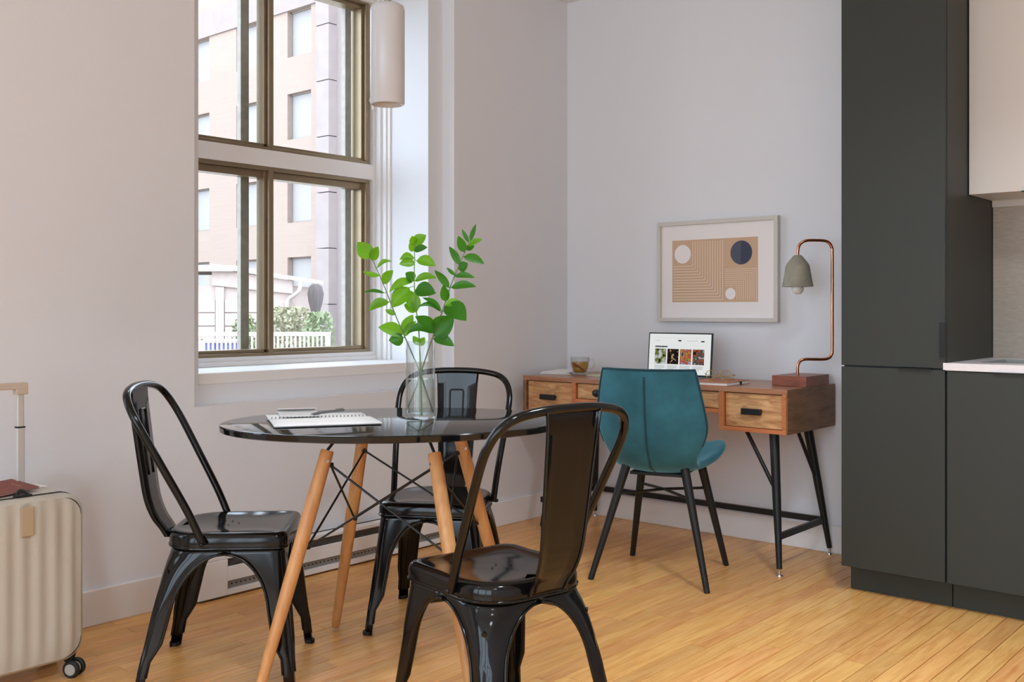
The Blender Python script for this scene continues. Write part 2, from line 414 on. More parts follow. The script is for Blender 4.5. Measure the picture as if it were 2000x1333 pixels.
# ------------------------------------------------------------------ outside
BRICK = mat('pale_brick', S(152, 132, 120), .9, noise=.05, nscale=3, stretch=(.2, .2, 6))
PALEC = mat('pale_concrete', S(144, 129, 125), .9, noise=.06, nscale=2)
FARGL = mat('far_window_glass', S(150, 144, 142), .45, spec=.25)
FARFR = mat('far_window_reveal', S(132, 120, 112), .8)
SIDING = mat('pale_siding', S(170, 152, 144), .85, noise=.05)
OUTW = mat('outdoor_white', S(172, 158, 150), .7)
GRND = mat('outdoor_paving', S(150, 142, 136), .95, noise=.1, nscale=2)
SHR = mat('grey_green_shrub_leaf', S(120, 128, 92), .8)  # muted grey-green leaf colour
SHR2 = mat('pale_shrub_leaf', S(146, 140, 112), .8)  # paler, greyer leaf colour
BIN = mat('blue_plastic', S(98, 102, 148), .6)
CLOTH = mat('dark_cloth', S(84, 74, 72), .9)
bm = bm_new(); box(bm, -90, -.8, -40, 60, -.8, -.6)
o = obj('paved_ground', bm, GRND); o['kind'] = 'structure'; o['label'] = 'pale paved ground outside the window'
YF = 20.9
bl = thing('brick_building', 'pale brick office block with rows of square windows across the way', 'building', (-33, YF, -3))
def fac(x0, x1, z0, z1, bmm, y0=0., y1=.6): box(bmm, x0+33, x1+33, y0, y1, z0+3, z1+3)
cols = [(-30.7-3.65*i, -29.15-3.65*i) for i in range(5)]; rows = [(1.4, 3.28), (4.7, 6.6), (8.12, 10.0), (11.5, 13.4), (14.9, 16.8)]
bm = bm_new(); xs = [-50]+sorted(v for c in cols for v in c)+[-28.1]
for i in range(0, len(xs)-1, 2): fac(xs[i], xs[i+1], -3, 19, bm)
for (a, b) in cols:
    zs = [-3]+[v for r_ in rows for v in r_]+[19]
    for i in range(0, len(zs)-1, 2): fac(a, b, zs[i], zs[i+1], bm)
obj('wall', bm, BRICK, bl)
bm = bm_new(); box(bm, -17, 4.9, .6, 12, 0, 22); obj('block', bm, BRICK, bl)
bm = bm_new(); fac(-50, -28.1, 13.4, 14.6, bm, -.08, 0); obj('parapet_band', bm, PALEC, bl)
for (a, b) in cols:
    for (z0, z1) in rows:
        bm = bm_new(); fac(a, b, z0, z0+.06, bm, .18, .3); fac(a, b, z1-.06, z1, bm, .18, .3); fac(a, a+.05, z0, z1, bm, .18, .3); fac(b-.05, b, z0, z1, bm, .18, .3)
        f = obj('window', bm, FARFR, bl)
        bm = bm_new(); fac(a+.05, b-.05, z0+.06, z1-.06, bm, .24, .28); obj('pane', bm, FARGL, f)
pr = thing('concrete_pier', 'tall pale concrete pier at the end of the brick block', 'pier', (-27.2, YF, -3))
for i in range(11):
    bx('slab', PALEC, pr, -.9, -.1, -.6, .6, i*2.17+.02, (i+1)*2.17-.02)
def far(px, depth, z=0.): # a spot a given distance out along the view, on the line through the window
    k = (px-1000)/FPX*depth
    return Vector((3.4284+fwd.x*depth+rgt.x*k, -4.4354+fwd.y*depth+rgt.y*k, z))
PALEC2 = mat('side_shade_concrete', S(142, 127, 124), .9, noise=.05)  # side of the pier, its shade put into a darker colour
bx('return_wall', PALEC2, pr, -.1, 7, -.2, .6, 0, 23.8)
# shed
sh = thing('garden_shed', 'low pale sided shed with sloping roof and white gutter', 'shed', far(500, 30, -.6), R(YAW))
bx('wall', SIDING, sh, -3.2, 1.05, .06, 3, 0, 2.45)
bx('corner_post', OUTW, sh, -1.2, -.95, -.02, .06, 0, 2.4)
k = 0
for r_ in range(6):
    z0 = .05+r_*.4
    for a, b in ((-3.1, -2.35), (-2.3, -1.22), (-.93, -.42), (-.38, .1), (.14, 1.03)):
        if z0+.37 < 2.4 - max(0, b)*.25: bx('siding_panel', SIDING, sh, a, b, .0, .06, z0, z0+.37)
bx('fascia', OUTW, sh, -3.3, -.6, -.25, 3, 2.86, 3.04)
bm = bm_new()
loft(bm, [[(-1.3, y, 2.98), (1.45, y, 2.55), (1.45, y, 2.67), (-1.3, y, 3.1)] for y in (-.2, 3)]); obj('roof', bm, OUTW, sh)
bm = bm_new()
loft(bm, [[(-1.3, y, 2.45), (1.1, y, 2.2), (1.1, y, 2.58), (-1.3, y, 2.96)] for y in (-.05, .06)]); obj('gable_board', bm, SIDING, sh)
bm = bm_new(); tube(bm, smoothpts([(1.38, -.25, 2.62), (1.36, -.25, 2.35), (1.25, -.22, 2.2), (1.02, -.12, 2.05), (.95, -.12, 1.85), (.95, -.12, 1.2), (.95, -.12, .02)], 5), .06, 8); obj('downpipe', bm, OUTW, sh, smooth=True)
# railing
rl = thing('white_railing', 'white railing with thin upright balusters in front of the shed', 'railing', far(500, 25, -.6), R(YAW))
bx('top_rail', OUTW, rl, -2.2, 1.85, -.03, .03, 1.07, 1.17); bx('bottom_rail', OUTW, rl, -2.2, 1.85, -.02, .02, .12, .18)
bm = bm_new(); box(bm, -.024, .024, -.015, .015, .18, 1.07); b0 = obj('baluster', bm, OUTW, rl); b0.location.x = -2.15
for i in range(1, 37):
    o = b0.copy(); C.objects.link(o); o.location.x = -2.15+i*.108
for x_ in (-2.15, 1.8): bx('post', OUTW, rl, x_-.04, x_+.04, -.04, .04, 0, 1.17)
# shrubs
def shrub(loc, w, h, n, m, label, seed):
    rnd = random.Random(seed); t = thing('leafy_shrub', label, 'shrub', loc)
    bm = bm_new()
    for i in range(n):
        a = rnd.uniform(0, 6.28); q = rnd.random()**.5; zz = rnd.uniform(.1, 1); rr = w*q*math.sqrt(max(.05, 1-(zz-.45)**2*2.2))
        p = Vector((rr*math.cos(a), rr*math.sin(a), zz*h)); s = rnd.uniform(.05, .1)
        u = Vector((rnd.gauss(0, 1), rnd.gauss(0, 1), rnd.gauss(0, 1))).normalized(); v = u.orthogonal().normalized()
        bm.faces.new([bm.verts.new(q_) for q_ in (p-u*s, p+v*s*.5, p+u*s, p-v*s*.5)])
    obj('foliage', bm, m, t)
    bm = bm_new()
    for i in range(5):
        a = i*1.26; tube(bm, [(0, 0, 0), (w*.3*math.cos(a), w*.3*math.sin(a), h*.4), (w*.6*math.cos(a), w*.6*math.sin(a), h*.8)], [.03, .02, .008], 6)
    obj('branches', bm, STEM, t)
shrub(far(566, 28.2, -.6), .80, 1.78, 1500, SHR2, 'pale shrub behind the white railing', 1)
shrub(far(622, 26.2, -.6), .45, 1.65, 800, SHR, 'green shrub behind the railing beside the concrete pier', 2)
shrub(far(480, 27, -.6), .4, 1.55, 500, SHR, 'small green shrub against the shed corner', 3)
# bins and parasol
for px, w, lab in ((415, .30, 'narrow blue bin behind the railing'), (449, .5, 'wide blue bin with pale lid behind the railing')):
    t = thing('refuse_bin', lab, 'bin', far(px, 26, -.6), R(YAW))
    bm = bm_new(); loft(bm, [[(-w*.42, -.2, 0), (w*.42, -.2, 0), (w*.42, .2, 0), (-w*.42, .2, 0)], [(-w/2, -.25, .86), (w/2, -.25, .86), (w/2, .25, .86), (-w/2, .25, .86)]]); obj('bin_body', bm, BIN, t)
    bx('lid', OUTW, t, -w/2-.02, w/2+.02, -.28, .27, .86, .96, bevel=.02)
t = thing('closed_parasol', 'closed dark cloth parasol beyond the shrubs', 'parasol', far(616, 30, -.6), R(YAW))
bm = bm_new(); tube(bm, [(0, 0, .02), (0, 0, 2.55)], .03, 8); obj('pole', bm, OUTW, t, smooth=True)
bm = bm_new(); loops = []
for z_, r0 in ((1.4, .09), (1.7, .12), (1.95, .18), (2.2, .21), (2.42, .16), (2.5, .07)):
    loops.append([((r0*(1+.22*math.cos(5*a))*math.cos(a)), r0*(1+.22*math.cos(5*a))*math.sin(a), z_) for a in [2*math.pi*i/30 for i in range(30)]])
loft(bm, loops); obj('canopy', bm, CLOTH, t, smooth=True)
bx('base', OUTW, t, -.25, .25, -.25, .25, 0, .06)

# ------------------------------------------------------------------ baseboard heater
ht = thing('baseboard_heater', 'long white electric baseboard heater under the window', 'heater', (0, -1.637, 0))
GREYM = mat('galvanised_strip', S(150, 152, 150), .45, metal=.5, noise=.1); DARKS = mat('heater_slot', S(84, 84, 80), .6, metal=.3)
hl = .705
bx('back_plate', TRIM, ht, .001, .02, -hl, hl, .012, .165)
bx('top_cap', TRIM, ht, .001, .066, -hl, hl, .148, .165, bevel=.004)
bx('front_panel', TRIM, ht, .058, .066, -hl+.12, hl, .062, .118, bevel=.003)
bx('slot', DARKS, ht, .02, .05, -hl+.02, hl, .119, .147)
bx('perforated_strip', GREYM, ht, .04, .052, -hl+.13, hl, .03, .061)
bx('lower_lip', TRIM, ht, .02, .066, -hl, hl, .008, .03, bevel=.003)
bx('end_cap', TRIM, ht, .001, .067, -hl-.004, -hl+.125, .008, .148, bevel=.004)
bm = bm_new()
for i in range(62):
    lathe(bm, [(0, 0), (.0035, 0)], 8, M=Matrix.Translation((.0525, -hl+.15+i*.0205, .046)) @ Matrix.Rotation(R(90), 4, 'Y'))
obj('vent_holes', bm, HOLE, ht)

# ------------------------------------------------------------------ kitchen
tc = thing('tall_cabinet', 'tall charcoal green cabinet beside the desk', 'cabinet', (1.82, 0, 0))
bx('carcass', CAB, tc, .004, .394, -.58, -.001, .10, H-.001)
bx('toe_kick', CABK, tc, .008, .394, -.525, -.3, 0, .10)
d = bx('upper_door', CAB, tc, 0, .392, -.60, -.582, .891, H-.004, bevel=.0015)
bx('edge_pull', PULL, d, .376, .3965, -.615, -.599, .935, 1.06, bevel=.001)
d = bx('lower_door', CAB, tc, 0, .392, -.60, -.582, .104, .885, bevel=.0015)
bx('edge_pull', PULL, d, .225, .345, -.612, -.590, .8845, .8885)
for i, x0 in enumerate((2.218, 2.818)):
    t = thing('base_cabinet', ('charcoal green base cabinet next to the tall cabinet', 'charcoal green base cabinet under the sink end of the worktop')[i], 'cabinet', (x0, 0, 0))
    if i == 0: bx('carcass', CAB, t, 0, .598, -.58, -.001, .10, .70)
    else: bx('carcass', CAB, t, 0, .598, -.58, -.001, .10, .884)
    bx('toe_kick', CABK, t, 0, .598, -.525, -.3, 0, .10)
    if i == 0: bx('front_rail', CAB, t, 0, .598, -.58, -.56, .70, .884)
    d = bx('door', CAB, t, .001, .597, -.60, -.582, .104, .882, bevel=.0015)
    bx('edge_pull', PULL, d, .16, .36, -.612, -.59, .8815, .8848)
SX0, SX1, SY0, SY1 = 2.29, 2.76, -.47, -.12
bm = bm_new()
box(bm, 2.2145, SX0, -.606, 0, .885, .912); box(bm, 2.207, 2.2145, -.606, -.6015, .887, .912); box(bm, SX1, 3.42, -.606, 0, .885, .912); box(bm, SX0, SX1, -.606, SY0, .885, .912); box(bm, SX0, SX1, SY1, 0, .885, .912)
# the tall cabinet's side leaves the front lip of the worktop running 8 mm over the door joint
tag(obj('worktop', bm, STONE), 'white stone kitchen worktop', 'worktop')
bm = bm_new(); z0, z1 = .72, .9115
box(bm, SX0, SX1, SY0, SY1, z0, z0+.004)
box(bm, SX0, SX0+.004, SY0, SY1, z0, z1); box(bm, SX1-.004, SX1, SY0, SY1, z0, z1); box(bm, SX0, SX1, SY0, SY0+.004, z0, z1); box(bm, SX0, SX1, SY1-.004, SY1, z0, z1)
tag(obj('sink', bm, STEEL), 'stainless steel sink let into the white worktop', 'sink')
bm = bm_new(); box(bm, 2.216, 3.42, -.012, -.0005, .9125, 1.527); o = obj('backsplash', bm, SPLASH); o['kind'] = 'structure'; o['label'] = 'beige stone backsplash'
uc = thing('upper_cabinet', 'cream wall cabinet over the worktop', 'cabinet', (2.217, 0, 1.553))
bx('carcass', CREAM, uc, 0, 1.2, -.317, -.001, .0, H-1.554)
for i in range(3):
    d = bx('door', CREAM, uc, .001+i*.4, .398+i*.4, -.337, -.319, -.001, H-1.556, bevel=.0015)
    bx('edge_pull', PULL, d, .19+i*.4, .33+i*.4, -.35, -.33, -.0055, -.0015)
bx('valance', CREAM, uc, 0, 1.2, -.03, -.0005, -.026, 0)

# ------------------------------------------------------------------ desk
dk = thing('writing_desk', 'wooden desk with recessed drawers on black tapered legs', 'desk', (.10, 0, 0))
DW, DF, DB, DT, DL, DM = 1.444, -.50, -.015, .772, .582, .654
bx('top', DESKT, dk, 0, DW, DF, DB, DT-.022, DT, bevel=.0015)
bm = bm_new(); box(bm, 0, .022, DF, DB, DL, DT-.022); obj('side_panel', bm, DESKS, dk, bevel=.001)
bm = bm_new(); box(bm, DW-.004, DW+.001, DF+.004, DB, DL, DT-.001); obj('side_veneer', bm, DESKS, dk)
bx('side_panel', DESKF, dk, DW-.022, DW-.004, DF, DB, DL, DT-.022, bevel=.001)
for x_, z_ in ((.313, DL), (.723, DM), (1.124, DL)): bx('divider', DESKF, dk, x_, x_+.024, DF, DB, z_, DT-.022, bevel=.001)
for a, b, z_ in ((.022, .313, DL), (.337, .723, DM), (.747, 1.124, DM), (1.148, DW-.022, DL)):
    bx('bottom_rail', DESKF, dk, a, b, DF, DB, z_, z_+.018, bevel=.001)
bx('back_panel', DESKS, dk, .022, DW-.022, DB-.012, DB-.001, DM+.02, DT-.022)
for i, (a, b, z_) in enumerate(((.024, .311, DL), (.339, .721, DM), (.749, 1.122, DM), (1.150, DW-.024, DL))):
    d = bx('drawer', DRAWER, dk, a+.002, b-.002, DF+.012, DB-.05, z_+.02, DT-.026, bevel=.001)
    xm = (a+b)/2
    if i in (0, 3): 
        bm = bm_new(); box(bm, xm-.046, xm+.046, DF-.018, DF-.002, z_+.076, z_+.102); box(bm, xm-.04, xm-.03, DF-.004, DF+.014, z_+.084, z_+.096); box(bm, xm+.03, xm+.04, DF-.004, DF+.014, z_+.084, z_+.096)
        obj('pull', bm, BLACKM, d, bevel=.002)
    else:
        bm = bm_new(); lathe(bm, [(0, .03), (.012, .029), (.018, .022), (.014, .01), (.007, .004), (.007, 0)], 16, M=Matrix.Translation((xm-.06, DF+.012, z_+.052)) @ Matrix.Rotation(R(90), 4, 'X') @ Matrix.Diagonal((1.5, 1, 1, 1)))
        obj('knob', bm, BLACKM, d, smooth=True)
def dleg(xt, yt, xf, yf, z_=DL):
    bm = bm_new(); tube(bm, [(xt, yt, z_), (xt+(xf-xt)*.5, yt+(yf-yt)*.5, z_/2+.02), (xf, yf, .03)], [.021, .018, .0115], 16)
    l = obj('leg', bm, BLACKM, dk, smooth=40)
    bm = bm_new(); lathe(bm, [(0, .03), (.006, .03), (.006, .01), (.013, .008), (.015, .003), (.015, 0), (0, 0)], 16, (xf, yf, 0)); obj('levelling_foot', bm, CHROME, l, smooth=40)
LX0, LX1 = .172, DW-.09
for xt, xf, s in ((LX1, DW-.012, 1), (LX0, .122, -1)):
    dleg(xt+(.03 if s < 0 else 0), -.435, xf+(.04 if s < 0 else 0), -.545); dleg(xt, -.105, xf, -.045)
    bm = bm_new(); tube(bm, [(xt-s*.012+(xf-xt)*.38, -.435-.11*.38, DL*.62), (xt-s*.135, -.43, DL)], .009, 10); obj('brace', bm, BLACKM, dk, smooth=40)
    bm = bm_new(); tube(bm, [(xt+(xf-xt)*.38, -.105+.06*.38-.012, DL*.62), (xt+s*.015, -.245, DL)], .009, 10); obj('brace', bm, BLACKM, dk, smooth=40)
    t_ = 1-.155/DL
    bx('side_rail', BLACKM, dk, xt+(xf-xt)*t_-.008, xt+(xf-xt)*t_+.008, -.435-.11*t_, -.105+.06*t_, .142, .169, bevel=.001)
t_ = 1-.155/DL
bx('back_rail', BLACKM, dk, LX0+(.122-LX0)*t_, LX1+(DW-.012-LX1)*t_, -.105+.06*t_-.008, -.105+.06*t_+.008, .142, .169, bevel=.001)

# ------------------------------------------------------------------ things on the desk
# lamp
lp = thing('desk_lamp', 'copper pipe lamp with bell shaped concrete shade on a wooden block', 'lamp', (1.455, -.195, DT))
bx('wooden_base', WALNUT, lp, -.072, .088, -.118, .12, .001, .046, bevel=.0015)
a40 = R(40); ux, uy = math.cos(a40), math.sin(a40)
def lpt(s, z): return (.008+ux*s, -.03+uy*s, z-DT)
bm = bm_new()
tube(bm, smoothpts([lpt(0, .818), lpt(0, .85), lpt(.004, .870), lpt(.016, .883), lpt(.036, .888), lpt(.07, .888), lpt(.118, .888), lpt(.14, .895), lpt(.151, .912), lpt(.153, .94), lpt(.153, 1.1), lpt(.153, 1.35), lpt(.150, 1.385), lpt(.138, 1.405), lpt(.116, 1.414), lpt(.07, 1.416), lpt(.036, 1.414), lpt(.014, 1.402), lpt(.003, 1.382), lpt(0, 1.345)], 6), .0068, 12)
obj('copper_pipe', bm, COPPER, lp, smooth=40)
sc_ = lpt(0, DT)
bm = bm_new(); lathe(bm, [(0, 1.349), (.014, 1.35), (.02, 1.346), (.047, 1.312), (.052, 1.30), (.06, 1.25), (.067, 1.213), (.067, 1.210), (.06, 1.210), (.054, 1.245), (.046, 1.295), (.0, 1.33)], 40, (sc_[0], sc_[1], -DT)); obj('concrete_shade', bm, CONC, lp, smooth=45)
bm = bm_new(); lathe(bm, [(0, 1.175), (.012, 1.177), (.022, 1.185), (.027, 1.199), (.025, 1.214), (.016, 1.232), (.012, 1.26), (.012, 1.30)], 24, (sc_[0], sc_[1], -DT)); obj('bulb', bm, BULB, lp, smooth=True)
# laptop
lt = thing('laptop', 'open dark laptop showing a web page on the desk', 'laptop', (.86, -.245, DT+.001), 0)
bx('base', LAPT, lt, -.178, .178, -.235, .005, .002, .016, bevel=.003)
bx('keyboard', BLACKM, lt, -.15, .15, -.12, -.02, .0155, .0168)
lid = obj('screen_lid', (lambda b: (box(b, -.178, .178, -.004, .004, 0, .212), b)[1])(bm_new()), LAPT, lt, bevel=.002)
lid.location = (0, .008, .012); lid.rotation_euler = (R(-5), 0, 0)
def screen_mat(name, cols, scale=40, em=.62):
    m = bpy.data.materials.new(name); m.use_nodes = True; nt = m.node_tree; nt.nodes.clear(); N = nt.nodes.new
    o = N('ShaderNodeOutputMaterial'); e = N('ShaderNodeEmission'); e.inputs[1].default_value = em; nt.links.new(e.outputs[0], o.inputs[0])
    if len(cols) == 1: e.inputs[0].default_value = cols[0]; return m
    tcn = N('ShaderNodeTexCoord'); n = N('ShaderNodeTexNoise'); n.inputs['Scale'].default_value = scale; n.inputs['Detail'].default_value = 3
    r = N('ShaderNodeValToRGB'); r.color_ramp.interpolation = 'CONSTANT'
    while len(r.color_ramp.elements) < len(cols): r.color_ramp.elements.new(.5)
    for i, c in enumerate(cols): r.color_ramp.elements[i].position = .3+.4*i/len(cols); r.color_ramp.elements[i].color = c
    nt.links.new(tcn.outputs['Object'], n.inputs['Vector']); nt.links.new(n.outputs[0], r.inputs[0]); nt.links.new(r.outputs[0], e.inputs[0]); return m
SCR = screen_mat('lit_page', [(.80, .82, .81, 1)], em=.85)
pics = [screen_mat('page_photo_garden', [S(40, 44, 30), S(120, 130, 70), S(190, 196, 180), S(225, 225, 228)]), screen_mat('page_photo_dark', [S(20, 16, 14), S(52, 40, 32), S(30, 24, 20), S(190, 160, 130)]),
        screen_mat('page_photo_bright', [S(52, 66, 120), S(190, 150, 70), S(190, 90, 80), S(170, 180, 200)]), screen_mat('page_photo_red', [S(44, 40, 48), S(180, 90, 60), S(70, 90, 90), S(196, 170, 160)])]
INK = screen_mat('page_ink', [S(30, 30, 32)], em=.8); GRY = screen_mat('page_grey', [S(176, 180, 182)], em=.8)
bm = bm_new(); mi = []
def q(x0, x1, z0, z1, m_, dy):
    z0 *= .957; z1 *= .957
    f = bm.faces.new([bm.verts.new((x, -.0045-dy, z)) for x, z in ((x0, z0), (x1, z0), (x1, z1), (x0, z1))]); f.material_index = m_
q(-.171, .171, .012, .215, 0, 0)
for i in range(4): q(-.137+i*.0705, -.074+i*.0705, .062, .139, 1+i, .0003)
for i in range(4):
    x_ = -.137+i*.0705
    for j, w_ in enumerate((.06, .055, .058, .04)): q(x_, x_+w_, .052-j*.0055, .0545-j*.0055, 6, .0003)
xx = -.137
for w_ in (.007, .006, .008, .006, .007, .004, .007, .008, .005, .006, .006): q(xx, xx+w_-.001, .146, .154, 5, .0003); xx += w_
q(-.008, .009, .178, .185, 5, .0003); q(.117, .136, .176, .182, 5, .0003); q(-.137, -.11, .18, .182, 6, .0003); q(.04, .1, .18, .182, 6, .0003); q(-.137, .137, .195, .1955, 6, .0003)
s_ = obj('screen', bm, [SCR]+pics+[INK, GRY], lid)
# papers, tea, notebook, glasses
o = thing('magazine', 'thin white magazine lying at the left end of the desk', 'magazine', (.115, -.2, DT), R(18))
for i in range(3): bx('sheet', (PAPER, PAPERG, PAPER)[i], o, -.07+i*.004, .10-i*.006, -.135+i*.003, .13, .0005+i*.004, .004+i*.004)
o = thing('leaflet', 'pale green patterned leaflet on the desk under the teacup handle', 'leaflet', (.475, -.23, DT), R(-12))
PGRN = mat('pale_green_print', S(190, 192, 164), .8, noise=.3, nscale=60)
bm = bm_new(); grid(bm, [[(x_, y_, .003+.03*(x_/.09)**2*(1 if x_ > 0 else .1)) for x_ in [-.09+.018*i for i in range(11)]] for y_ in (-.11, 0, .11)])
ob = obj('page', bm, PGRN, o, smooth=True); sm = ob.modifiers.new('s', 'SOLIDIFY'); sm.thickness = .004; sm.offset = 1
cup = thing('glass_teacup', 'clear glass cup of amber tea on a glass saucer', 'teacup', (.29, -.27, DT))
bm = bm_new(); lathe(bm, [(0, .001), (.035, .001), (.07, .01), (.07, .012), (.035, .005), (0, .005)], 32); obj('saucer', bm, VGL, cup, smooth=True)
bm = bm_new(); lathe(bm, [(0, .007), (.026, .007), (.036, .016), (.047, .05), (.05, .092), (.0485, .092), (.045, .05), (.034, .018), (.024, .011), (0, .011)], 36); obj('bowl', bm, VGL, cup, smooth=True)
bm = bm_new(); lathe(bm, [(0, .012), (.024, .012), (.0335, .019), (.0445, .05), (.046, .068), (0, .068)], 36); obj('tea', bm, TEA, cup, smooth=40)
bm = bm_new(); tube(bm, smoothpts([(.044, .012, .078), (.066, .02, .08), (.076, .022, .058), (.064, .02, .034), (.04, .012, .034)], 6), .004, 8); obj('handle', bm, VGL, cup, smooth=True)
bm = bm_new(); box(bm, -.04, .028, -.012, .012, -.002, .002, Matrix.Translation((-.005, -.005, .04)) @ Matrix.Rotation(R(28), 4, 'Y')); obj('spice_stick', bm, mat('cinnamon', S(150, 86, 40), .7), cup)
bk = thing('bound_notebook', 'rust covered notebook with white pages on the desk', 'notebook', (1.155, -.385, DT), R(2))
RUST = mat('rust_cover', S(176, 112, 78), .6)
bx('pages', PAPER, bk, -.098, .098, -.105, .108, .0025, .0135); bx('cover', RUST, bk, -.1, .1, -.11, .112, .0135, .016, bevel=.0008); bx('back_cover', RUST, bk, -.1, .1, -.11, .112, .0002, .0025)
bx('elastic_band', BLACKM, bk, .094, .1025, .02, .032, .0001, .0165)
gs = thing('eyeglasses', 'gold rimmed eyeglasses folded on the notebook', 'eyeglasses', (1.145, -.36, DT+.0165), R(8))
for sx in (-1, 1):
    ring = [Vector((sx*.036+.027*math.cos(a), .004*math.cos(a)*sx, .0225+.021*math.sin(a))) for a in [2*math.pi*i/28 for i in range(28)]]
    bm = bm_new(); tube(bm, ring, .0014, 8, closed=True); rim = obj('rim', bm, GOLD, gs, smooth=True)
    bm = bm_new(); bm.faces.new([bm.verts.new(p) for p in ring]); obj('lens', bm, VGL, rim)
    bm = bm_new(); tube(bm, smoothpts([(sx*.064, 0, .026), (sx*.068, .006, .026), (sx*.06, .03+.004*sx, .02), (-sx*.03, .05+.006*sx, .012), (-sx*.058, .052+.006*sx, .003)], 5), .0014, 6); obj('temple', bm, GOLD, gs, smooth=True)
bm = bm_new(); tube(bm, smoothpts([(-.01, 0, .027), (0, -.003, .031), (.01, 0, .027)], 5), .0012, 6); obj('bridge', bm, GOLD, gs, smooth=True)

# ------------------------------------------------------------------ picture
pf = thing('framed_print', 'framed geometric print with circles and nested lines on the wall', 'picture', (.605, 0, 1.048))
PWd, PHt, fr = .667, .506, .02
bm = bm_new(); box(bm, 0, fr, -.032, -.001, 0, PHt); box(bm, PWd-fr, PWd, -.032, -.001, 0, PHt); box(bm, fr, PWd-fr, -.032, -.001, 0, fr); box(bm, fr, PWd-fr, -.032, -.001, PHt-fr, PHt)
obj('frame', bm, FRAME, pf, bevel=.002)
bx('mat_board', MATB, pf, fr, PWd-fr, -.018, -.001, fr, PHt-fr)
x0, x1, z0, z1 = .084, .560, .098, .411; w_, h_ = x1-x0, z1-z0
bm = bm_new()
def pq(a, b, c, d_, mi_, lay):
    f = bm.faces.new([bm.verts.new((x0+x*w_, -.0182-.0003*lay, z1-y*h_)) for x, y in ((a, d_), (b, d_), (b, c), (a, c))]); f.material_index = mi_
def pdisc(cx, cy, rad, mi_, lay, a0=0, a1=360):
    n = 48; vs = [bm.verts.new((x0+cx*w_+rad*math.cos(R(a0+(a1-a0)*i/n)), -.0182-.0003*lay, z1-cy*h_+rad*math.sin(R(a0+(a1-a0)*i/n)))) for i in range(n)]
    f = bm.faces.new(vs); f.material_index = mi_
pq(0, 1, 0, 1, 0, 1)
t_ = .0055
for i in range(13):
    xi, yi = .252+.0295*i, .415+.045*i
    pq(.015, xi, yi, yi+t_*1.6, 1, 2); pq(xi-t_, xi, .03, yi, 1, 2)
for i in range(10):
    yi, xi = .485+.032*i, .985-.024*i
    pq(.63, xi, yi, yi+.006, 1, 2); pq(xi-.0045, xi, yi, .965, 1, 2)
pq(.62, .755, .775, 1, 0, 3)
pdisc(.128, .225, .047, 1+3, 4); pdisc(.815, .235, .058, 2, 4); pdisc(.815, .235, .058, 3, 5, 90, 270); pdisc(.693, .872, .028, 4, 4)
obj('print', bm, [TANP, LINEP, NAVY, NAVY2, MATB], pf)

# ------------------------------------------------------------------ teal chair
tl = thing('desk_chair', 'teal velvet shell chair on black splayed legs at the desk', 'chair', (1.135, -.805, 0), R(106-90))
prof = [(-.262, .868, .192, .055), (-.260, .80, .206, .06), (-.250, .70, .222, .07), (-.236, .62, .228, .078), (-.215, .55, .212, .07), (-.178, .49, .186, .05), (-.11, .455, .178, .03), (-.02, .447, .2, .036), (.07, .458, .226, .048), (.15, .482, .232, .05), (.21, .502, .212, .036), (.24, .505, .17, .012)]
P_ = smoothpts([(a, b, 0) for a, b, c, d in prof], 4); W_ = smoothpts([(c, d, 0) for a, b, c, d in prof], 4)
rows_ = []
for i, (p, w) in enumerate(zip(P_, W_)):
    a = P_[max(i-1, 0)]; b = P_[min(i+1, len(P_)-1)]; tg = (b-a).normalized(); nn = Vector((-tg.y, tg.x))   # points to the sitter
    back_ = p.x < -.17
    if nn.x < 0 and back_: nn = -nn
    if not back_ and nn.y < 0: nn = -nn
    row = []
    for k in range(13):
        s = -1+2*k/12; off = w.y*abs(s)**2.2
        row.append((s*w.x, p.x+nn.x*off, p.y+nn.y*off))
    rows_.append(row)
bm = bm_new(); grid(bm, rows_)
sh_ = obj('shell', bm, TEAL, tl, smooth=True)
so = sh_.modifiers.new('solid', 'SOLIDIFY'); so.thickness = .034; so.offset = 0; ss = sh_.modifiers.new('sub', 'SUBSURF'); ss.levels = 1; ss.render_levels = 2
bm = bm_new(); tube(bm, [(0, p.x-.018 if p.y > .47 else p.x, p.y-(.0 if p.y > .5 else .016)) for p in P_[2:26]], .0045, 8); obj('centre_seam', bm, TEALD, tl, smooth=True)
def edge(k): return [Vector(r_[k]) for r_ in rows_]
nb_ = next(i for i, p in enumerate(P_) if p.y < .53)
rim = edge(0)[:nb_][::-1] + [Vector(v) for v in rows_[0][1:-1]] + edge(12)[:nb_]
bm = bm_new(); tube(bm, [v+Vector((0, -.0155, 0)) for v in rim], .0048, 8); obj('piping', bm, TEALD, tl, smooth=True)
for sx in (-1, 1):
    bm = bm_new(); tube(bm, [(sx*.122, -.123, .47), (sx*.242, -.232, 0)], [.019, .012], 14); obj('leg', bm, BLACKM, tl, smooth=40)
    bm = bm_new(); tube(bm, [(sx*.13, .12, .445), (sx*.212, .228, 0)], [.019, .012], 14); obj('leg', bm, BLACKM, tl, smooth=40)
for sx in (-1, 1):
    bm = bm_new(); tube(bm, [(sx*.155, -.152, .345), (0, 0, .352), (-sx*.148, .144, .345)], .006, 8); obj('stretcher', bm, BLACKM, tl, smooth=40)
bm = bm_new(); box(bm, -.11, .11, -.12, .12, .425, .437); obj('seat_plate', bm, BLACKM, tl)

